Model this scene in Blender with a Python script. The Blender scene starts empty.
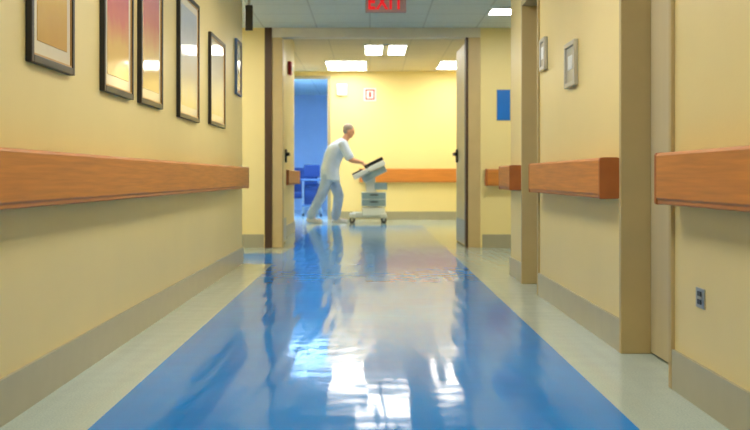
import bpy, bmesh, math, random
from mathutils import Vector, Matrix, Euler
random.seed(4)
scene = bpy.context.scene
COL = scene.collection
F = 1041.67; H = 0.80
def lin(c):
    c = c/255.0
    return c/12.92 if c <= 0.04045 else ((c+0.055)/1.055)**2.4
def rgb(r,g,b): return (lin(r),lin(g),lin(b),1.0)

# ---------------- materials ----------------
def mat(name, col, rough=0.5, metal=0.0, noise=0.06, nscale=6.0, bump=0.0, bscale=60.0, coat=0.0, stretch=None):
    m = bpy.data.materials.new(name); m.use_nodes = True
    nt = m.node_tree; b = nt.nodes['Principled BSDF']
    b.inputs['Roughness'].default_value = rough
    b.inputs['Metallic'].default_value = metal
    if coat: b.inputs['Coat Weight'].default_value = coat; b.inputs['Coat Roughness'].default_value = 0.08
    tc = nt.nodes.new('ShaderNodeTexCoord')
    mp = nt.nodes.new('ShaderNodeMapping'); nt.links.new(tc.outputs['Object'], mp.inputs['Vector'])
    if stretch: mp.inputs['Scale'].default_value = stretch
    n = nt.nodes.new('ShaderNodeTexNoise'); n.inputs['Scale'].default_value = nscale; n.inputs['Detail'].default_value = 4
    nt.links.new(mp.outputs[0], n.inputs['Vector'])
    r = nt.nodes.new('ShaderNodeValToRGB')
    r.color_ramp.elements[0].position = 0.3; r.color_ramp.elements[1].position = 0.7
    r.color_ramp.elements[0].color = (col[0]*(1-noise), col[1]*(1-noise), col[2]*(1-noise), 1)
    r.color_ramp.elements[1].color = (min(1,col[0]*(1+noise)), min(1,col[1]*(1+noise)), min(1,col[2]*(1+noise)), 1)
    nt.links.new(n.outputs['Fac'], r.inputs['Fac']); nt.links.new(r.outputs['Color'], b.inputs['Base Color'])
    if bump:
        n2 = nt.nodes.new('ShaderNodeTexNoise'); n2.inputs['Scale'].default_value = bscale
        nt.links.new(tc.outputs['Object'], n2.inputs['Vector'])
        bp = nt.nodes.new('ShaderNodeBump'); bp.inputs['Strength'].default_value = bump; bp.inputs['Distance'].default_value = 0.01
        nt.links.new(n2.outputs['Fac'], bp.inputs['Height']); nt.links.new(bp.outputs[0], b.inputs['Normal'])
    return m

M_wall = mat('cream_wall_paint', rgb(234,213,146), 0.38, noise=0.03, nscale=1.5, bump=0.06, bscale=90)
M_wall_back = mat('pale_yellow_wall_paint', rgb(240,222,156), 0.5, noise=0.02, nscale=1.5)
M_blueroom = mat('pale_blue_wall_paint', rgb(205,222,244), 0.5, noise=0.02)
M_base = mat('grey_vinyl', rgb(168,163,138), 0.3, noise=0.05)
M_wood = mat('orange_wood', rgb(204,128,50), 0.5, noise=0.14, nscale=5, stretch=(14,0.5,14))
M_woodx = mat('orange_wood_cross', rgb(204,128,50), 0.5, noise=0.14, nscale=5, stretch=(0.5,14,14))
M_cap = mat('dark_orange_wood', rgb(174,100,42), 0.5, noise=0.12, nscale=8)
M_brk = mat('dark_bracket', rgb(80,60,40), 0.6)
M_frame = mat('tan_door_frame_paint', rgb(188,168,118), 0.4, noise=0.04)
M_frame2 = mat('light_tan_door_frame_paint', rgb(200,176,124), 0.4, noise=0.04)
M_header = mat('pale_header_paint', rgb(222,216,196), 0.5, noise=0.04)
M_framedk = mat('dark_brown_frame', rgb(76,50,28), 0.45)
M_door = mat('beige_door', rgb(198,184,146), 0.4, noise=0.04, nscale=3, stretch=(4,4,0.6))
M_leaf = mat('yellow_door_leaf', rgb(240,220,156), 0.4, noise=0.04)
M_steel = mat('brushed_steel', rgb(185,185,182), 0.3, 0.9, noise=0.05)
M_dark = mat('black_plastic', rgb(25,25,27), 0.4)
M_white = mat('white_plastic', rgb(226,232,232), 0.4, noise=0.02)
M_teal = mat('blue_grey_plastic', rgb(140,164,176), 0.4, noise=0.02)
M_red = mat('red_plastic', rgb(200,30,40), 0.4)
M_pink = mat('faded_red_print', rgb(214,80,84), 0.5)
M_signface = mat('sign_face_plastic', rgb(190,160,154), 0.6, noise=0.02)
M_rubber = mat('grey_rubber', rgb(60,62,66), 0.7)
M_skin = mat('skin', rgb(206,154,126), 0.5, noise=0.05, nscale=20)
M_hair = mat('grey_hair', rgb(150,140,134), 0.7, noise=0.2, nscale=60)
M_shirt = mat('pale_blue_scrub_cloth', rgb(188,206,234), 0.8, noise=0.05, nscale=12, bump=0.8, bscale=14)
M_trous = mat('grey_blue_scrub_trousers', rgb(158,182,220), 0.8, noise=0.06, nscale=12, bump=0.8, bscale=12)
M_shoe = mat('white_shoe', rgb(215,215,220), 0.5)
M_chair = mat('blue_upholstery', rgb(20,50,104), 0.6)
M_bluegrey = mat('blue_grey_metal', rgb(90,116,150), 0.5)
M_pic = mat('black_picture_frame', rgb(24,20,18), 0.35, noise=0.1)
M_mat = mat('cream_mat_board', rgb(238,226,196), 0.7, noise=0.02, coat=1.0)
M_gold = mat('gold_fillet', rgb(186,142,72), 0.3, 0.6)
M_signblue = mat('blue_sign_face', rgb(0,110,205), 0.4)
M_eye = mat('eye_dark', rgb(30,22,20), 0.3)
M_lip = mat('lip', rgb(150,80,72), 0.5)

def emat(name, col, s):
    m = bpy.data.materials.new(name); m.use_nodes=True
    b = m.node_tree.nodes['Principled BSDF']
    b.inputs['Base Color'].default_value = (0.8,0.8,0.8,1)
    b.inputs['Emission Color'].default_value = col; b.inputs['Emission Strength'].default_value = s
    return m
E_corr = emat('corridor_light_diffuser', (1.0,0.95,0.86,1), 14.5)
E_side = emat('side_passage_light_diffuser', (1.0,0.95,0.82,1), 30.0)
E_rear = emat('bright_light_diffuser', (1.0,0.94,0.82,1), 15.0)
E_blue = emat('cool_light_diffuser', (0.36,0.62,1.0,1), 62.0)
E_exit = bpy.data.materials.new('red_lit_letters'); E_exit.use_nodes=True
_b=E_exit.node_tree.nodes['Principled BSDF']; _b.inputs['Base Color'].default_value=rgb(190,10,20)
_b.inputs['Emission Color'].default_value=(1,0.0,0.01,1); _b.inputs['Emission Strength'].default_value=0.6

def ceiling_mat(name, col):
    m = mat(name, col, 0.8, noise=0.03, nscale=20)
    nt = m.node_tree; b = nt.nodes['Principled BSDF']
    ramp = [n for n in nt.nodes if n.bl_idname=='ShaderNodeValToRGB'][0]
    tc = [n for n in nt.nodes if n.bl_idname=='ShaderNodeTexCoord'][0]
    br = nt.nodes.new('ShaderNodeTexBrick'); br.offset = 0.0
    br.inputs['Scale'].default_value = 1.0; br.inputs['Brick Width'].default_value = 0.6; br.inputs['Row Height'].default_value = 0.6
    br.inputs['Mortar Size'].default_value = 0.010
    nt.links.new(tc.outputs['Object'], br.inputs['Vector'])
    mx = nt.nodes.new('ShaderNodeMix'); mx.data_type='RGBA'
    nt.links.new(br.outputs['Fac'], mx.inputs[0]); nt.links.new(ramp.outputs['Color'], mx.inputs[6])
    mx.inputs[7].default_value = (col[0]*0.8,col[1]*0.8,col[2]*0.8,1)
    nt.links.new(mx.outputs[2], b.inputs['Base Color'])
    return m
M_ceil = ceiling_mat('ceiling_tiles', rgb(218,228,222))
M_ceil2 = ceiling_mat('ceiling_tiles_rear', rgb(204,192,160))

def floor_mat():
    m = bpy.data.materials.new('polished_vinyl_floor'); m.use_nodes=True
    nt = m.node_tree; b = nt.nodes['Principled BSDF']; N=nt.nodes.new; L=nt.links.new
    tc = N('ShaderNodeTexCoord'); sp = N('ShaderNodeSeparateXYZ'); L(tc.outputs['Object'], sp.inputs[0])
    def mth(op,a,bv=None):
        n = N('ShaderNodeMath'); n.operation=op
        for i,v in enumerate((a,bv)):
            if v is None: continue
            if isinstance(v,(int,float)): n.inputs[i].default_value=v
            else: L(v,n.inputs[i])
        return n.outputs[0]
    X,Y = sp.outputs['X'], sp.outputs['Y']
    def rng(v,a,c): return mth('MULTIPLY', mth('GREATER_THAN',v,a), mth('LESS_THAN',v,c))
    main = mth('MULTIPLY', rng(X,-0.895,0.855), rng(Y,-5,17.2))
    side = mth('MULTIPLY', rng(X,-3.2,-0.89), rng(Y,9.6,10.9))
    mask = mth('MAXIMUM', main, side)
    n1 = N('ShaderNodeTexNoise'); n1.inputs['Scale'].default_value=1.3; n1.inputs['Detail'].default_value=5; L(tc.outputs['Object'], n1.inputs['Vector'])
    rb = N('ShaderNodeValToRGB'); L(n1.outputs['Fac'], rb.inputs['Fac'])
    rb.color_ramp.elements[0].position=.3; rb.color_ramp.elements[1].position=.7
    rb.color_ramp.elements[0].color = rgb(0,126,214); rb.color_ramp.elements[1].color = rgb(0,140,230)
    n3 = N('ShaderNodeTexNoise'); n3.inputs['Scale'].default_value=140; L(tc.outputs['Object'], n3.inputs['Vector'])
    rp = N('ShaderNodeValToRGB'); L(n3.outputs['Fac'], rp.inputs['Fac'])
    rp.color_ramp.elements[0].position=.3; rp.color_ramp.elements[1].position=.7
    rp.color_ramp.elements[0].color = rgb(172,190,184); rp.color_ramp.elements[1].color = rgb(190,206,198)
    mx = N('ShaderNodeMix'); mx.data_type='RGBA'; L(mask, mx.inputs[0]); L(rp.outputs['Color'], mx.inputs[6]); L(rb.outputs['Color'], mx.inputs[7])
    L(mx.outputs[2], b.inputs['Base Color'])
    b.inputs['Roughness'].default_value = 0.10
    ior = N('ShaderNodeMapRange'); L(mask, ior.inputs['Value']); ior.inputs['To Min'].default_value=1.35; ior.inputs['To Max'].default_value=1.19
    L(ior.outputs[0], b.inputs['IOR'])
    # gentle buffing waves across the corridor give streaky reflections
    mp = N('ShaderNodeMapping'); mp.inputs['Scale'].default_value=(16,1.6,1); L(tc.outputs['Object'], mp.inputs['Vector'])
    n2 = N('ShaderNodeTexNoise'); n2.inputs['Scale'].default_value=1.0; n2.inputs['Detail'].default_value=0.0; L(mp.outputs[0], n2.inputs['Vector'])
    mp2 = N('ShaderNodeMapping'); mp2.inputs['Scale'].default_value=(5,9,1); L(tc.outputs['Object'], mp2.inputs['Vector'])
    n4 = N('ShaderNodeTexNoise'); n4.inputs['Scale'].default_value=1.0; n4.inputs['Detail'].default_value=0.0; L(mp2.outputs[0], n4.inputs['Vector'])
    sm = mth('ADD', n2.outputs['Fac'], mth('MULTIPLY', n4.outputs['Fac'], 0.35))
    bp = N('ShaderNodeBump'); bp.inputs['Strength'].default_value=0.6; bp.inputs['Distance'].default_value=0.0045
    L(sm, bp.inputs['Height']); L(bp.outputs[0], b.inputs['Normal'])
    return m
M_floor = floor_mat()

def art_mat(name, cols):
    m = bpy.data.materials.new(name); m.use_nodes=True
    nt=m.node_tree; b=nt.nodes['Principled BSDF']; b.inputs['Roughness'].default_value=0.5
    b.inputs['Coat Weight'].default_value=1.0; b.inputs['Coat Roughness'].default_value=0.06
    tc=nt.nodes.new('ShaderNodeTexCoord'); sp=nt.nodes.new('ShaderNodeSeparateXYZ'); nt.links.new(tc.outputs['Generated'], sp.inputs[0])
    nz=nt.nodes.new('ShaderNodeTexNoise'); nz.inputs['Scale'].default_value=3; nt.links.new(tc.outputs['Generated'], nz.inputs['Vector'])
    ad=nt.nodes.new('ShaderNodeMath'); ad.operation='MULTIPLY_ADD'; ad.inputs[1].default_value=0.25
    nt.links.new(nz.outputs['Fac'], ad.inputs[0]); nt.links.new(sp.outputs['Z'], ad.inputs[2])
    r=nt.nodes.new('ShaderNodeValToRGB'); cr=r.color_ramp
    cr.elements[0].position=0.1; cr.elements[0].color=rgb(*cols[0])
    cr.elements[1].position=1.0; cr.elements[1].color=rgb(*cols[-1])
    for i,c in enumerate(cols[1:-1]):
        e=cr.elements.new(0.15+0.85*(i+1)/(len(cols)-1)); e.color=rgb(*c)
    nt.links.new(ad.outputs[0], r.inputs['Fac']); nt.links.new(r.outputs['Color'], b.inputs['Base Color'])
    return m

# ---------------- geometry helpers ----------------
def add_box(bm, x0,x1,y0,y1,z0,z1):
    vs=[bm.verts.new(p) for p in ((x0,y0,z0),(x1,y0,z0),(x1,y1,z0),(x0,y1,z0),(x0,y0,z1),(x1,y0,z1),(x1,y1,z1),(x0,y1,z1))]
    for f in ((0,3,2,1),(4,5,6,7),(0,1,5,4),(1,2,6,5),(2,3,7,6),(3,0,4,7)):
        bm.faces.new([vs[i] for i in f])
def link(me, name, m, parent=None, origin=None, smooth=False):
    if origin is not None:
        me.transform(Matrix.Translation(-Vector(origin)))
    if smooth:
        for p in me.polygons: p.use_smooth=True
    o=bpy.data.objects.new(name, me); COL.objects.link(o)
    if m: me.materials.append(m)
    if origin is not None: o.location=Vector(origin)
    if parent:
        o.parent=parent
        o.location = (Vector(origin) if origin is not None else Vector((0,0,0))) - world_loc(parent)
    return o
def world_loc(o):
    v=Vector(o.location); p=o.parent
    while p: v+=Vector(p.location); p=p.parent
    return v
def boxes(name, lst, m, parent=None, bevel=0.0, origin='c', smooth=False):
    bm=bmesh.new()
    for b in lst: add_box(bm,*b)
    me=bpy.data.meshes.new(name); bm.to_mesh(me); bm.free()
    xs=[c for b in lst for c in b[0:2]]; ys=[c for b in lst for c in b[2:4]]; zs=[c for b in lst for c in b[4:6]]
    org=((min(xs)+max(xs))/2,(min(ys)+max(ys))/2,(min(zs)+max(zs))/2) if origin=='c' else None
    o=link(me,name,m,parent,org)
    if bevel:
        md=o.modifiers.new('bevel','BEVEL'); md.width=bevel; md.segments=2; md.limit_method='ANGLE'
    return o
def struct(name, lst, m, bevel=0):
    o=boxes(name,lst,m,None,bevel,origin=None); o['kind']='structure'; return o
def empty(name, loc, label, cat, group=None):
    o=bpy.data.objects.new(name,None); COL.objects.link(o); o.location=loc; o.empty_display_size=0.1
    o['label']=label; o['category']=cat
    if group: o['group']=group
    return o
def tube(name, pts, r, m, parent=None, seg=10):
    bm=bmesh.new()
    for i in range(len(pts)-1): cone(bm,pts[i],r,pts[i+1],r,seg)
    me=bpy.data.meshes.new(name); bm.to_mesh(me); bm.free()
    c=sum((Vector(p) for p in pts),Vector())/len(pts)
    return link(me,name,m,parent,c,True)
def cone(bm,p0,r0,p1,r1,seg=12):
    p0=Vector(p0);p1=Vector(p1); d=p1-p0; L=d.length
    if L<1e-6: return
    q=d.to_track_quat('Z','Y').to_matrix().to_4x4()
    bmesh.ops.create_cone(bm,cap_ends=True,segments=seg,radius1=r0,radius2=r1,depth=L,matrix=Matrix.Translation((p0+p1)/2)@q)
    for p,r in ((p0,r0),(p1,r1)):
        bmesh.ops.create_uvsphere(bm,u_segments=seg,v_segments=max(6,seg//2),radius=r*0.999,matrix=Matrix.Translation(p)@q)
def blob(bm,c,rad,rot=(0,0,0),seg=20):
    M=Matrix.Translation(c)@Euler(rot).to_matrix().to_4x4()@Matrix.Diagonal((rad[0],rad[1],rad[2],1))
    bmesh.ops.create_uvsphere(bm,u_segments=seg,v_segments=seg//2+2,radius=1.0,matrix=M)
def chain(bm,pts,seg=12):
    for a,b in zip(pts[:-1],pts[1:]): cone(bm,a[0],a[1],b[0],b[1],seg)
def remesh_obj(bm,name,m,parent,voxel,origin,smooth=4):
    me=bpy.data.meshes.new(name+'_src'); bm.to_mesh(me); bm.free()
    o=bpy.data.objects.new('tmp',me); COL.objects.link(o)
    md=o.modifiers.new('r','REMESH'); md.mode='VOXEL'; md.voxel_size=voxel
    ms=o.modifiers.new('s','SMOOTH'); ms.iterations=smooth; ms.factor=0.5
    dg=bpy.context.evaluated_depsgraph_get(); dg.update()
    me2=bpy.data.meshes.new_from_object(o.evaluated_get(dg)); me2.name=name
    bpy.data.objects.remove(o)
    return link(me2,name,m,parent,origin,True)
def cyl(name,p0,p1,r,m,parent=None,seg=20):
    bm=bmesh.new(); p0=Vector(p0);p1=Vector(p1);d=p1-p0
    q=d.to_track_quat('Z','Y').to_matrix().to_4x4()
    bmesh.ops.create_cone(bm,cap_ends=True,segments=seg,radius1=r,radius2=r,depth=d.length,matrix=Matrix.Translation((p0+p1)/2)@q)
    me=bpy.data.meshes.new(name); bm.to_mesh(me); bm.free()
    o=link(me,name,m,parent,(p0+p1)/2)
    md=o.modifiers.new('bevel','BEVEL'); md.width=r*0.15; md.segments=2; md.limit_method='ANGLE'
    return o

# ---------------- room ----------------
XL=-1.19; XR=1.15; ZC=2.49; ZR=2.79; YF=11.8; YB=19.6
XS=-1.12; YS=15.4
struct('floor',[(-3.2,3.2,-2.2,25.5,-0.1,0)],M_floor)
struct('ceiling',[(-3.2,3.2,-2.2,YF,ZC,ZC+0.1)],M_ceil)
struct('ceiling.001',[(-1.7,2.2,YF+0.15,YB,ZR,ZR+0.1)],M_ceil2)
struct('ceiling.002',[(-2.4,-0.1,YB+0.15,25.5,ZR,ZR+0.1)],M_ceil)
struct('wall_left',[(XL-0.2,XL,-2.2,9.7,0,ZC),(-3.2,XL-0.2,9.5,9.7,0,ZC),(-3.2,-3.0,9.7,YF,0,ZC)],M_wall)
struct('wall_right',[(XR,XR+0.25,-2.2,3.93,0,ZC),(XR,XR+0.25,3.93,4.75,2.12,ZC),(XR,XR+0.25,4.75,7.05,0,ZC),
    (XR,XR+0.25,7.05,7.83,2.12,ZC),(XR,XR+0.25,7.83,8.5,0,ZC),(XR+0.25,3.2,8.3,8.5,0,ZC),(3.0,3.2,8.5,YF,0,ZC)],M_wall)
struct('wall_front',[(-3.2,3.2,-2.4,-2.2,0,ZC)],M_wall)
struct('wall_partition',[(-3.2,-1.2,YF,YF+0.15,0,ZR+0.1),(1.27,3.2,YF,YF+0.15,0,ZR+0.1),(-1.2,1.27,YF,YF+0.15,ZC,ZR+0.1)],M_wall_back)
struct('wall_back',[(-0.79,2.2,YB,YB+0.15,0,ZR+0.1),(-1.7,-0.79,YB,YB+0.15,2.66,ZR+0.1)],M_wall_back)
struct('wall_rear_left',[(-1.7,XS,YF+0.15,YS,0,ZR+0.1),(-1.7,-1.5,YS,YB+0.15,0,ZR+0.1)],M_wall_back)
struct('wall_rear_right',[(2.0,2.2,YF+0.15,YB,0,ZR+0.1)],M_wall_back)
struct('wall_blue_room',[(-2.4,-2.2,YB+0.15,25.5,0,ZR),(-0.3,-0.1,YB+0.15,25.5,0,ZR),(-2.2,-0.3,25.3,25.5,0,ZR),(-2.2,-1.5,YB+.05,YB+0.15,0,ZR)],M_blueroom)
bh=0.15
struct('baseboard_left',[(XL,XL+0.012,-2.2,9.7,0,bh),(-3.0,XL+0.012,9.7,9.712,0,bh)],M_base)
struct('baseboard_right',[(XR-0.012,XR,-2.2,3.93,0,bh),(XR-0.012,XR,4.75,7.05,0,bh),(XR-0.012,XR,7.83,8.5,0,bh),(XR-0.012,3.0,8.5,8.512,0,bh)],M_base)
struct('baseboard_partition',[(-3.0,-1.2,YF-0.012,YF,0,bh),(1.27,3.0,YF-0.012,YF,0,bh)],M_base)
struct('baseboard_back',[(-0.79,2.0,YB-0.012,YB,0,bh)],M_base)
struct('baseboard_rear_left',[(XS,XS+0.012,YF+0.15,YS,0,bh)],M_base)
def casing(n,y0,y1):
    struct('trim_%d'%n,[(XR-0.015,XR+0.2,y0,y0+0.035,0,2.12),(XR-0.015,XR+0.2,y1-0.035,y1,0,2.12),(XR-0.015,XR+0.2,y0+.035,y1-.035,2.08,2.12)],M_frame,0.004)
casing(1,3.93,4.75); casing(2,7.05,7.83)
def sidedoor(n,y0,y1):
    d=struct('door_%d'%n,[(XR+0.12,XR+0.165,y0+0.037,y1-0.037,0.008,2.078)],M_door,0.003)
    h=boxes('door_handle',[(XR+0.06,XR+0.075,y0+0.09,y0+0.21,1.0,1.02),(XR+0.075,XR+0.12,y0+0.095,y0+0.115,1.0,1.02),(XR+0.112,XR+0.12,y0+0.08,y0+0.13,0.95,1.07)],M_steel,d,0.003)
sidedoor(1,3.93,4.75); sidedoor(2,7.05,7.83)
struct('trim_3',[(-1.19,-1.11,YF-0.03,YF+0.16,0,ZC)],M_framedk)
struct('trim_4',[(-1.11,-0.99,YF-0.015,YF+0.15,0,2.38),(1.11,1.25,YF-0.015,YF+0.15,0,2.38)],M_frame2,0.006)
struct('trim_7',[(-1.11,1.25,YF-0.015,YF+0.15,2.38,ZC)],M_header,0.006)
struct('trim_8',[(1.25,1.275,YF-0.01,YF+0.15,0,ZC),(-1.205,-1.19,YF-0.01,YF+0.15,0,ZC)],M_wall_back)
struct('trim_5',[(1.085,1.11,YF-0.015,YF+0.15,0,2.38)],M_framedk)
struct('trim_6',[(-0.80,-0.74,YB-0.02,YB,0,2.70),(-1.5,-0.80,YB-0.02,YB,2.64,2.70)],M_base)
def leaf(n,xh,xt,s):
    y0=YF+0.17; y1=y0+1.0
    bm=bmesh.new(); add_box(bm,0,0.045,0,1.0,0.01,2.35)
    me=bpy.data.meshes.new('door'); bm.to_mesh(me); bm.free()
    o=link(me,'door_%d'%n,M_leaf); o['kind']='structure'
    o.location=(xh,y0,0); o.rotation_euler=(0,0,-math.atan2(xt-xh,1.0))
    xi = 0.045 if s>0 else 0.0
    def ch(name,b,mm,bev=0.004):
        c=boxes(name,[ (xi+min(s*q[0],s*q[1]), xi+max(s*q[0],s*q[1]))+tuple(q[2:]) for q in b],mm,None,bev); c.parent=o; return c
    ch('door_handle',[(0,0.02,0.82,0.92,0.98,1.14),(0.02,0.06,0.84,0.88,1.06,1.10),(0.045,0.06,0.70,0.88,1.06,1.10)],M_dark)
    ch('kick_plate',[(0,0.004,0.03,0.97,0.02,0.3)],M_steel,0)
    ch('hinge',[(0,0.01,-0.015,0.03,1.9,2.0)],M_steel,0)
    ch('hinge',[(0,0.01,-0.015,0.03,0.3,0.4)],M_steel,0)
    return o
leaf(3,-1.085,-1.09,1)
leaf(4,1.10,1.075,-1)

# ---------------- handrails ----------------
PROF=[(0.03,0.715),(0.045,0.70),(0.082,0.70),(0.086,0.704),(0.086,0.716),(0.092,0.722),(0.092,0.878),(0.087,0.888),(0.07,0.890),(0.05,0.890),(0.035,0.878),(0.03,0.86)]
CAPP=[(0.0,0.703),(0.006,0.699),(0.088,0.698),(0.093,0.704),(0.093,0.882),(0.088,0.890),(0.07,0.891),(0.01,0.891),(0.0,0.888)]
def extr(name,prof,wallc,sgn,a,b,axis,m,parent,zs=1,bev=0.003):
    bm=bmesh.new(); A=[];B=[]
    for d,z in prof:
        c=wallc+sgn*d; z=0.70+(z-0.70)*zs
        if axis=='y': A.append(bm.verts.new((c,a,z)));B.append(bm.verts.new((c,b,z)))
        else: A.append(bm.verts.new((a,c,z)));B.append(bm.verts.new((b,c,z)))
    n=len(prof)
    bm.faces.new(A); bm.faces.new(B[::-1])
    for i in range(n): bm.faces.new((A[i],B[i],B[(i+1)%n],A[(i+1)%n]))
    bmesh.ops.recalc_face_normals(bm,faces=bm.faces[:])
    me=bpy.data.meshes.new(name); bm.to_mesh(me); bm.free()
    mid=(a+b)/2; c=wallc+sgn*0.05
    o=link(me,name,m,parent,(c,mid,0.8) if axis=='y' else (mid,c,0.8))
    md=o.modifiers.new('bevel','BEVEL'); md.width=bev; md.segments=2; md.limit_method='ANGLE'
    return o
def handrail(wallc,sgn,a,b,axis,label,zs=1):
    loc=(wallc,(a+b)/2,0.7) if axis=='y' else ((a+b)/2,wallc,0.7)
    e=empty('handrail',loc,label,'handrail')
    a2=a+0.025; b2=b-0.025
    extr('rail_panel',PROF,wallc,sgn,a2,b2,axis,M_wood if axis=='y' else M_woodx,e,zs)
    extr('end_cap',CAPP,wallc,sgn,a,a2,axis,M_cap,e,zs,0.004)
    extr('end_cap',CAPP,wallc,sgn,b2,b,axis,M_cap,e,zs,0.004)
    n=max(2,int((b-a)/0.8)+1)
    for i in range(n):
        c=a2+0.08+(b2-a2-0.16)*i/(n-1)
        lo,hi=sorted((wallc,wallc+sgn*0.032))
        if axis=='y': boxes('wall_bracket',[(lo,hi,c-0.03,c+0.03,0.75,0.84)],M_brk,e)
        else: boxes('wall_bracket',[(c-0.03,c+0.03,lo,hi,0.75,0.84)],M_brk,e)
    return e
handrail(XL,1,0.8,9.45,'y','long orange wooden handrail running along the picture wall')
handrail(XR,-1,0.8,3.88,'y','orange wooden handrail on the wall above the steel outlet')
handrail(XR,-1,4.80,6.95,'y','orange wooden handrail on the wall between two doorways')
handrail(XR,-1,7.90,8.56,'y','short orange wooden handrail at the corridor corner')
handrail(YF,-1,1.30,1.9,'x','short orange wooden handrail beside the double door frame')
handrail(YB,-1,-0.2,1.95,'x','orange wooden handrail on the bright yellow end wall',1.35)
handrail(XS,1,13.2,15.3,'y','short orange wooden handrail behind the open door leaf')

# ---------------- pictures ----------------
def picture(y0,y1,z0,z1,label,cols,matc=M_mat,fw=0.028,fm=None,k0=0.055):
    x=XL; d=0.024
    e=empty('framed_picture',(x,(y0+y1)/2,z0),label,'picture','framed pictures on the corridor wall')
    boxes('picture_frame',[(x,x+d,y0,y0+fw,z0,z1),(x,x+d,y1-fw,y1,z0,z1),(x,x+d,y0+fw,y1-fw,z0,z0+fw),(x,x+d,y0+fw,y1-fw,z1-fw,z1)],fm or M_pic,e,0.003)
    g=fw+0.007
    boxes('gold_fillet',[(x+.008,x+0.019,y0+fw,y0+g,z0+fw,z1-fw),(x+.008,x+0.019,y1-g,y1-fw,z0+fw,z1-fw),(x+.008,x+0.019,y0+g,y1-g,z0+fw,z0+g),(x+.008,x+0.019,y0+g,y1-g,z1-g,z1-fw)],M_gold,e)
    boxes('mat_board',[(x+.002,x+0.014,y0+fw,y1-fw,z0+fw,z1-fw)],matc,e)
    k=k0+fw
    boxes('art_print',[(x+.014,x+0.016,y0+k,y1-k,z0+k,z1-k)],art_mat('print',cols),e)
picture(3.594,4.12,1.20,1.92,'black framed print in golden yellow and cream',[(214,160,66),(232,180,70),(240,200,96),(240,214,140),(236,206,130)])
picture(4.58,5.15,1.18,1.95,'black framed print in rose and golden yellow tones',[(240,200,100),(238,190,104),(226,120,98),(208,88,94),(214,100,102)])
picture(5.32,5.88,1.18,1.95,'black framed print in pink red and yellow',[(240,204,110),(238,200,130),(228,124,104),(212,96,104)])
picture(6.40,7.14,1.17,1.97,'black framed print in yellow with pale blue-white glass reflection painted in',[(228,212,140),(210,210,200),(224,230,238),(190,200,214)])  # blue-white tones paint the reflection on the glass into the print
picture(7.65,8.42,1.19,1.87,'black framed print in pale yellow with painted blue-white glass reflection',[(230,216,150),(222,222,200),(224,232,234),(205,212,210)])  # pale upper colours are glass reflections put into the print colour
picture(9.15,9.5,1.53,2.02,'narrow blue-grey framed panel near the corridor corner',[(90,130,165),(130,175,205),(110,150,180)],M_bluegrey,0.018,M_bluegrey,0.02)

# ---------------- wall plates ----------------
e=empty('wall_outlet',(XR,3.61,0.345),'brushed steel electrical outlet plate low on the wall','outlet')
boxes('cover_plate',[(XR-0.006,XR,3.57,3.66,0.345,0.415)],M_steel,e,0.002)
for z in (0.358,0.386):
    boxes('socket',[(XR-0.009,XR-0.006,3.595,3.635,z,z+0.018)],M_dark,e,0.002)
def plate(y0,y1,z0,z1,label,d=0.025):
    e=empty('wall_panel',(XR,(y0+y1)/2,z0),label,'control panel')
    f=0.028
    boxes('rim',[(XR-d,XR,y0,y0+f,z0,z1),(XR-d,XR,y1-f,y1,z0,z1),(XR-d,XR,y0+f,y1-f,z0,z0+f),(XR-d,XR,y0+f,y1-f,z1-f,z1)],M_steel,e,0.004)
    boxes('panel_face',[(XR-d*0.6,XR,y0+f,y1-f,z0+f,z1-f)],M_base,e)
    ym=(y0+y1)/2; zm=(z0+z1)/2
    boxes('display',[(XR-d*0.75,XR-d*0.6,ym-0.06,ym+0.06,zm-0.03,zm+0.05)],M_white,e,0.003)
plate(5.75,6.05,1.31,1.565,'steel rimmed wall panel with white display')
plate(6.74,6.94,1.50,1.71,'small steel rimmed wall panel near the doorway')
s=empty('wall_sign',(1.51,YF,1.445),'plain blue rectangular wall sign beside the double doors','sign')
boxes('sign_panel',[(1.44,1.585,YF-0.012,YF,1.445,1.785)],M_signblue,s,0.003)
boxes('sign_backing',[(1.433,1.592,YF-0.005,YF,1.438,1.792)],M_steel,s)
s=empty('safety_sign',(0,YB,2.23),'small white sign with faded red pictogram on the end wall','sign')
boxes('sign_panel',[(-0.115,0.115,YB-0.012,YB,2.23,2.47)],M_white,s,0.003)
boxes('pictogram',[(-0.09,0.09,YB-0.014,YB-0.012,2.25,2.28),(-0.09,0.09,YB-0.014,YB-0.012,2.42,2.45),(-0.09,-0.06,YB-0.014,YB-0.012,2.28,2.42),(0.06,0.09,YB-0.014,YB-0.012,2.28,2.42),(-0.025,0.025,YB-0.014,YB-0.012,2.30,2.40)],M_pink,s)
s=empty('alarm_strobe',(-0.53,YB,2.33),'small white wall device mounted on the end wall','alarm')
boxes('device_housing',[(-0.63,-0.43,YB-0.06,YB+0.003,2.33,2.55)],M_white,s,0.02)
cyl('device_lens',(-0.53,YB-0.075,2.44),(-0.53,YB-0.055,2.44),0.05,M_steel,s)
s=empty('fire_alarm',(XS,14.3,2.2),'small red fire alarm box high on the side wall','alarm')
boxes('alarm_housing',[(XS-0.003,XS+0.05,14.2,14.4,2.2,2.38)],M_red,s,0.01)
boxes('alarm_handle',[(XS+0.049,XS+0.06,14.25,14.35,2.26,2.30)],M_white,s,0.003)
s=empty('ceiling_sign',(-1.15,9.95,ZC),'dark projecting ceiling sign by the corridor corner','sign')
boxes('sign_box',[(-1.19,-1.12,9.93,9.97,2.2,2.44)],M_dark,s,0.004)
boxes('sign_stem',[(-1.165,-1.145,9.94,9.96,2.44,ZC)],M_steel,s)

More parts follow.
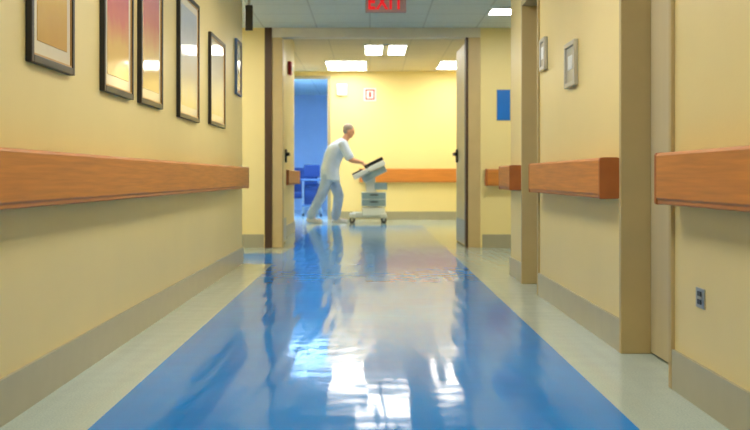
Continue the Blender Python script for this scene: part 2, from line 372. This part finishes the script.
# ---------------- EXIT sign ----------------
yE=9.2
s=empty('exit_sign',(0.145,yE,2.27),'ceiling-hung EXIT sign with lit red letters','sign')
boxes('sign_housing',[(-0.04,0.32,yE,yE+0.05,2.255,2.455)],M_signface,s,0.006)
boxes('ceiling_mount',[(0.08,0.20,yE+0.005,yE+0.045,2.455,ZC)],M_steel,s,0.003)
cu=bpy.data.curves.new('exit_text','FONT'); cu.body='EXIT'; cu.size=0.19; cu.extrude=0.003; cu.offset=0.005; cu.align_x='CENTER'; cu.space_character=1.15
to=bpy.data.objects.new('t',cu); COL.objects.link(to)
dg=bpy.context.evaluated_depsgraph_get(); me=bpy.data.meshes.new_from_object(to.evaluated_get(dg)); bpy.data.objects.remove(to)
xs=[v.co.x for v in me.vertices]; zs=[v.co.y for v in me.vertices]
w=max(xs)-min(xs); h=max(zs)-min(zs)
me.transform(Matrix.Translation((-(max(xs)+min(xs))/2,-(max(zs)+min(zs))/2,0)))
me.transform(Matrix.Diagonal((0.31/w,0.135/h,1,1)))
me.transform(Matrix.Rotation(math.pi/2,4,'X'))
me.transform(Matrix.Translation((0.14,yE-0.004,2.347)))
me.name='exit_lettering'
link(me,'lettering',E_exit,s,(0.14,yE-0.004,2.347))

# ---------------- lights ----------------
def fixture(x0,x1,y0,y1,z,em,label):
    e=empty('ceiling_light',((x0+x1)/2,(y0+y1)/2,z),label,'ceiling light','recessed ceiling lights')
    t=0.02
    boxes('light_frame',[(x0,x1,y0,y0+t,z-0.02,z),(x0,x1,y1-t,y1,z-0.02,z),(x0,x0+t,y0+t,y1-t,z-0.02,z),(x1-t,x1,y0+t,y1-t,z-0.02,z)],M_white,e)
    boxes('diffuser',[(x0+t,x1-t,y0+t,y1-t,z-0.012,z-0.001)],em,e)
    return e
for y in (-0.8,2.0,4.8,7.4):  # rearmost panel is unseen, added behind the camera for extra fill light
    fixture(-0.3,0.3,y-0.6,y+0.6,ZC,E_corr,'rectangular lit troffer in the unseen corridor ceiling')
fixture(1.2,2.0,10.35,10.75,ZC,E_side,'rectangular lit ceiling panel in the side passage')
fixture(-2.3,-1.4,10.2,10.7,ZC,E_side,'rectangular lit ceiling panel in the side passage')
e=fixture(-0.09,0.57,15.6,16.85,ZR,E_rear,'bright divided troffer above the person')
boxes('louver_bar',[(0.19,0.29,15.62,16.83,ZR-0.022,ZR-0.012)],M_header,e,0.003)
fixture(-0.78,-0.05,17.75,19.3,ZR,E_rear,'bright rectangular troffer near the end wall')
fixture(1.2,1.85,17.75,19.1,ZR,E_rear,'bright rectangular troffer near the end wall')
fixture(-1.9,-0.8,19.95,20.75,ZR,E_blue,'cool blue-white ceiling panel in the far room')

# ---------------- far room furniture ----------------
cx,cy=-1.42,22.6
s=empty('armchair',(cx,cy,0),'blue upholstered armchair standing in the far room','chair')
boxes('seat',[(cx-0.26,cx+0.26,cy-0.25,cy+0.25,0.34,0.48)],M_chair,s,0.04)
boxes('backrest',[(cx-0.27,cx+0.27,cy+0.22,cy+0.34,0.42,1.0)],M_chair,s,0.05)
for sx in (-1,1):
    boxes('armrest',[(cx+sx*0.31-0.04,cx+sx*0.31+0.04,cy-0.26,cy+0.3,0.3,0.66)],M_chair,s,0.03)
    for sy in (-0.2,0.26): cyl('leg',(cx+sx*0.29,cy+sy,0),(cx+sx*0.29,cy+sy,0.31),0.02,M_steel,s)
cx,cy=-1.18,21.2
s=empty('equipment_trolley',(cx,cy,0),'blue-grey equipment trolley with a dark blue monitor beside the chair','trolley')
boxes('shelf',[(cx-0.2,cx+0.2,cy-0.2,cy+0.2,0.72,0.76)],M_bluegrey,s,0.008)
boxes('shelf',[(cx-0.2,cx+0.2,cy-0.2,cy+0.2,0.20,0.24)],M_bluegrey,s,0.008)
for sx in (-1,1):
    for sy in (-1,1):
        cyl('leg',(cx+sx*0.18,cy+sy*0.18,0.04),(cx+sx*0.18,cy+sy*0.18,0.76),0.013,M_steel,s)
        cyl('wheel',(cx+sx*0.18-0.012,cy+sy*0.18,0.03),(cx+sx*0.18+0.012,cy+sy*0.18,0.03),0.03,M_rubber,s)
boxes('monitor',[(cx-0.16,cx+0.16,cy-0.05,cy+0.05,0.80,1.05),(cx-0.05,cx+0.05,cy-0.05,cy+0.05,0.76,0.80)],M_chair,s,0.01)
boxes('device',[(cx-0.15,cx+0.15,cy-0.15,cy+0.15,0.24,0.62)],M_chair,s,0.01)

# ---------------- medical cart ----------------
PY=18.2
s=empty('medical_cart',(0.02,PY,0),'white wheeled medical computer cart with sloping dark screen','cart')
W=0.26
boxes('base',[(-0.32,0.26,PY-0.10,PY+0.10,0.09,0.19),(-0.36,-0.25,PY-W,PY+W,0.09,0.17),(0.18,0.29,PY-W,PY+W,0.09,0.17),(-0.14,0.26,PY-0.22,PY+0.22,0.12,0.27)],M_white,s,0.02)
for cxx in (-0.31,0.24):
    for cyy in (PY-W+0.03,PY+W-0.03):
        k=bpy.data.objects.new('caster',None); COL.objects.link(k); k.parent=s; k.location=Vector((cxx,cyy,0))-Vector(s.location); k.empty_display_size=0.05
        cyl('wheel',(cxx,cyy-0.02,0.05),(cxx,cyy+0.02,0.05),0.05,M_rubber,k)
        boxes('fork',[(cxx-0.02,cxx+0.02,cyy-0.028,cyy-0.021,0.04,0.102),(cxx-0.02,cxx+0.02,cyy+0.021,cyy+0.028,0.04,0.102),(cxx-0.02,cxx+0.02,cyy-0.028,cyy+0.028,0.094,0.102)],M_steel,k)
bm=bmesh.new()
add_box(bm,-0.09,0.09,PY-0.12,PY+0.12,0.25,0.92)
for v in bm.verts:
    if v.co.z>0.5: v.co.x+=-0.02
    else: v.co.x+=0.06
me=bpy.data.meshes.new('column'); bm.to_mesh(me); bm.free()
o=link(me,'column',M_white,s,(0,PY,0.5)); md=o.modifiers.new('b','BEVEL'); md.width=0.012; md.segments=2
boxes('drawer_unit',[(-0.15,0.28,PY-0.22,PY+0.22,0.29,0.54)],M_white,s,0.012)
for z in (0.30,0.42):
    d=boxes('drawer',[(-0.14,0.27,PY-0.23,PY-0.22,z,z+0.11)],M_teal,s,0.004)
    boxes('drawer_handle',[(0.0,0.14,PY-0.245,PY-0.23,z+0.06,z+0.08)],M_rubber,d,0.003)
ang=math.atan2(0.26,0.52)
def slope_box(name,u0,u1,v0,v1,w0,w1,m,bev=0.006):
    bm=bmesh.new(); add_box(bm,u0,u1,v0,v1,w0,w1)
    R=Matrix.Translation((-0.28,PY,0.78))@Matrix.Rotation(-ang,4,'Y')
    bmesh.ops.transform(bm,matrix=R,verts=bm.verts[:])
    me=bpy.data.meshes.new(name); bm.to_mesh(me); bm.free()
    c=R@Vector(((u0+u1)/2,(v0+v1)/2,(w0+w1)/2))
    o=link(me,name,m,s,c); md=o.modifiers.new('b','BEVEL'); md.width=bev; md.segments=2; return o
slope_box('work_surface',0,0.60,-0.27,0.27,-0.035,0.055,M_white,0.014)
slope_box('screen',0.25,0.60,-0.25,0.25,0.055,0.115,M_dark,0.01)
slope_box('keyboard',0.0,0.20,-0.23,0.23,0.055,0.08,M_dark)
slope_box('document_tray',0.12,0.57,-0.22,0.22,-0.15,-0.04,M_teal)
BX,BZ=-0.065,0.995
tube('push_handle',[(-0.02,PY-0.30,0.90),(BX,PY-0.30,BZ),(BX,PY+0.30,BZ),(-0.02,PY+0.30,0.90)],0.014,M_dark,s)
slope_box('handle_mount',0.24,0.34,-0.315,-0.27,-0.01,0.045,M_white)
slope_box('handle_mount',0.24,0.34,0.27,0.315,-0.01,0.045,M_white)
boxes('storage_basket',[(0.08,0.30,PY-0.2,PY+0.2,0.58,0.60),(0.08,0.09,PY-0.2,PY+0.2,0.60,0.70),(0.29,0.30,PY-0.2,PY+0.2,0.60,0.70),(0.09,0.29,PY-0.2,PY-0.19,0.60,0.70),(0.09,0.29,PY+0.19,PY+0.2,0.60,0.70)],M_teal,s,0.003)

# ---------------- person ----------------
OX=-0.68
per=empty('person',(OX,PY,0),'person in pale blue scrubs leaning forward pushing a wheeled cart','person')
PO=(OX,PY,0.9)
def P(x,y,z): return Vector((x,PY+y,z))
pel=P(-0.70,0,0.90); neck0=P(-0.46,0,1.42); head=P(-0.365,0,1.60)
hipN,hipF=P(-0.70,-0.09,0.88),P(-0.70,0.09,0.88)
kneeN,ankN=P(-0.84,-0.11,0.48),P(-1.03,-0.11,0.12)
kneeF,ankF=P(-0.55,0.11,0.48),P(-0.60,0.11,0.09)
shN,shF=P(-0.46,-0.19,1.36),P(-0.46,0.19,1.36)
elN,elF=P(-0.34,-0.26,1.10),P(-0.34,0.26,1.10)
wrN,wrF=P(-0.13,-0.18,1.05),P(-0.13,0.18,1.05)
WY=[0.19,0.185,0.18,0.18,0.185,0.195,0.195,0.165,0.10]; DX=[0.155,0.15,0.148,0.148,0.152,0.155,0.145,0.115,0.075]
def lut(T,t):
    u=max(0,min(7.999,t*8)); i=int(u); return T[i]*(1-(u-i))+T[i+1]*(u-i)
def torso(bm,g,low=0.0,hi=1.0):
    n=34
    for i in range(n):
        t=low+(hi-low)*i/(n-1)
        c=pel.lerp(neck0,t)+Vector((-0.05*math.sin(t*math.pi),0,0.02*math.sin(t*math.pi)))
        blob(bm,c,(lut(DX,t)+g,lut(WY,t)+g,0.06+g*0.5),(0,0.42,0),28)
def arm(bm,s_,e_,w_,g):
    chain(bm,[(s_,0.062+g),(s_.lerp(e_,0.4),0.054+g),(e_,0.043+g),(e_.lerp(w_,0.35),0.044+g),(w_,0.027+g)],16)
def leg(bm,h,k,a,g,gl=None):
    gl=g if gl is None else gl
    chain(bm,[(h,0.095+g),(h.lerp(k,0.5),0.082+g),(k,0.06+gl),(k.lerp(a,0.35),0.058+gl),(a,0.038+gl)],16)
bm=bmesh.new()
torso(bm,-0.014)
chain(bm,[(shN,0.06),(shF,0.06)])
arm(bm,shN,elN,wrN,0); arm(bm,shF,elF,wrF,0)
leg(bm,hipN,kneeN,ankN,-0.004); leg(bm,hipF,kneeF,ankF,-0.004)
chain(bm,[(neck0,0.064),(head+Vector((-0.02,0,-0.06)),0.058)])
def foot(bm,a,pitch,g=0):
    d=Vector((math.cos(pitch),0,math.sin(pitch)))
    heel=a+Vector((-0.035,0,-0.055)); toe=heel+d*0.20
    chain(bm,[(a,0.036+g),(heel,0.034+g)]); chain(bm,[(heel,0.035+g),(heel+d*0.11,0.038+g),(toe,0.030+g)])
    chain(bm,[(a,0.036+g),(heel+d*0.12+Vector((0,0,0.01)),0.034+g)])
foot(bm,ankN,-0.12); foot(bm,ankF,0.0)
tilt=0.3
Rh=Matrix.Translation(head)@Matrix.Rotation(tilt,4,'Y')
def hb(c,r,rot=(0,0,0)):
    p=Rh@Vector(c); blob(bm,p,r,(rot[0],rot[1]+tilt,rot[2]))
hb((-0.012,0,0.025),(0.100,0.078,0.094)); hb((0.018,0,-0.04),(0.070,0.060,0.077)); hb((0.05,0,-0.088),(0.03,0.032,0.022))
hb((0.094,0,-0.022),(0.022,0.012,0.014)); hb((0.086,0,0.0),(0.014,0.010,0.024)); hb((0.077,0,0.03),(0.016,0.05,0.009))
hb((0.080,0,-0.058),(0.014,0.024,0.007)); 
for sy in (-1,1): hb((-0.008,sy*0.079,-0.01),(0.018,0.009,0.030))
def hand(bm,w,yc,inner):
    chain(bm,[(w,0.027),(Vector((BX-0.055,PY+yc,BZ+0.03)),0.022)])
    for k in range(4):
        yo=yc+(k-1.5)*0.022
        chain(bm,[(Vector((BX-0.058,PY+yc+(k-1.5)*0.016,BZ+0.026)),0.015),(Vector((BX-0.022,PY+yo,BZ+0.024)),0.012)],8)
        lens=[0.92,1.05,1.0,0.85][k]; pts=[]
        for j in range(5):
            th=math.radians(118-j*52*lens)
            pts.append((Vector((BX+math.cos(th)*0.025,PY+yo,BZ+math.sin(th)*0.025)),0.0088-0.0005*j))
        chain(bm,pts,8)
    yi=yc+inner*0.036
    chain(bm,[(Vector((BX-0.055,PY+yc+inner*0.02,BZ+0.02)),0.014),(Vector((BX-0.036,PY+yi,BZ+0.0)),0.0115),(Vector((BX-0.022,PY+yi+inner*0.012,BZ-0.02)),0.010),(Vector((BX+0.002,PY+yi+inner*0.018,BZ-0.027)),0.009)],8)
hand(bm,wrN,-0.17,1); hand(bm,wrF,0.17,-1)
remesh_obj(bm,'body',M_skin,per,0.0045,PO,3)
bm=bmesh.new(); torso(bm,0.012,0.0,0.97); chain(bm,[(shN,0.078),(shF,0.078)],20)
for a_,b_ in ((shN,elN),(shF,elF)): chain(bm,[(a_,0.082),(a_.lerp(b_,0.5),0.078),(a_.lerp(b_,0.78),0.082)],20)
for i in range(8):
    blob(bm,pel+Vector((0.005*i/7,0,0.02-0.15*i/7)),(0.165+0.008*i/7,0.205+0.012*i/7,0.055),(0,0.15,0),28)
remesh_obj(bm,'shirt',M_shirt,per,0.008,PO,5)
bm=bmesh.new(); leg(bm,hipN,kneeN,ankN,0.020,0.030); leg(bm,hipF,kneeF,ankF,0.020,0.030)
chain(bm,[(kneeN.lerp(ankN,.5),0.082),(ankN+Vector((0.01,0,0.02)),0.080)],16); chain(bm,[(kneeF.lerp(ankF,.5),0.082),(ankF+Vector((0,0,0.04)),0.080)],16)
blob(bm,pel+Vector((0,0,-0.03)),(0.13,0.175,0.09))
remesh_obj(bm,'trousers',M_trous,per,0.009,PO,4)
for a_,pt in ((ankN,-0.12),(ankF,0.0)):
    bm=bmesh.new(); foot(bm,a_+Vector((0,0,-0.012)),pt,0.010)
    so=remesh_obj(bm,'shoe',M_shoe,per,0.006,(a_.x,a_.y,0.0),2)
    for v in so.data.vertices:
        if v.co.z<0.002: v.co.z=0.002
        if v.co.z>0.085: v.co.z=0.085+(v.co.z-0.085)*0.2
bm=bmesh.new()
hb((-0.026,0,0.045),(0.098,0.084,0.086)); hb((-0.05,0,0.0),(0.062,0.078,0.07))
remesh_obj(bm,'hair',M_hair,per,0.006,head,2)
for sy in (-1,1):
    bm=bmesh.new(); hb((0.078,sy*0.03,0.008),(0.010,0.013,0.008))
    me=bpy.data.meshes.new('eye'); bm.to_mesh(me); bm.free(); link(me,'eye',M_eye,per,head,True)
bm=bmesh.new(); hb((0.090,0,-0.058),(0.008,0.022,0.004))
me=bpy.data.meshes.new('mouth'); bm.to_mesh(me); bm.free(); link(me,'mouth',M_lip,per,head,True)

# ---------------- world, camera ----------------
w=bpy.data.worlds.new('world'); scene.world=w; w.use_nodes=True
w.node_tree.nodes['Background'].inputs[0].default_value=(0.8,0.8,0.7,1); w.node_tree.nodes['Background'].inputs[1].default_value=0.2
cam=bpy.data.cameras.new('camera'); co=bpy.data.objects.new('camera',cam); COL.objects.link(co)
co.location=(0,0,H); co.rotation_euler=(math.pi/2,0,0)
cam.lens=50; cam.sensor_width=36; cam.sensor_fit='HORIZONTAL'
cam.shift_x=5/750; cam.shift_y=-38/750
cam.clip_start=0.05; cam.clip_end=100
cam.dof.use_dof=True; cam.dof.focus_distance=4.8; cam.dof.aperture_fstop=4.5
scene.camera=co
scene.view_settings.view_transform='Standard'
scene.view_settings.look='None'
scene.view_settings.exposure=0.0
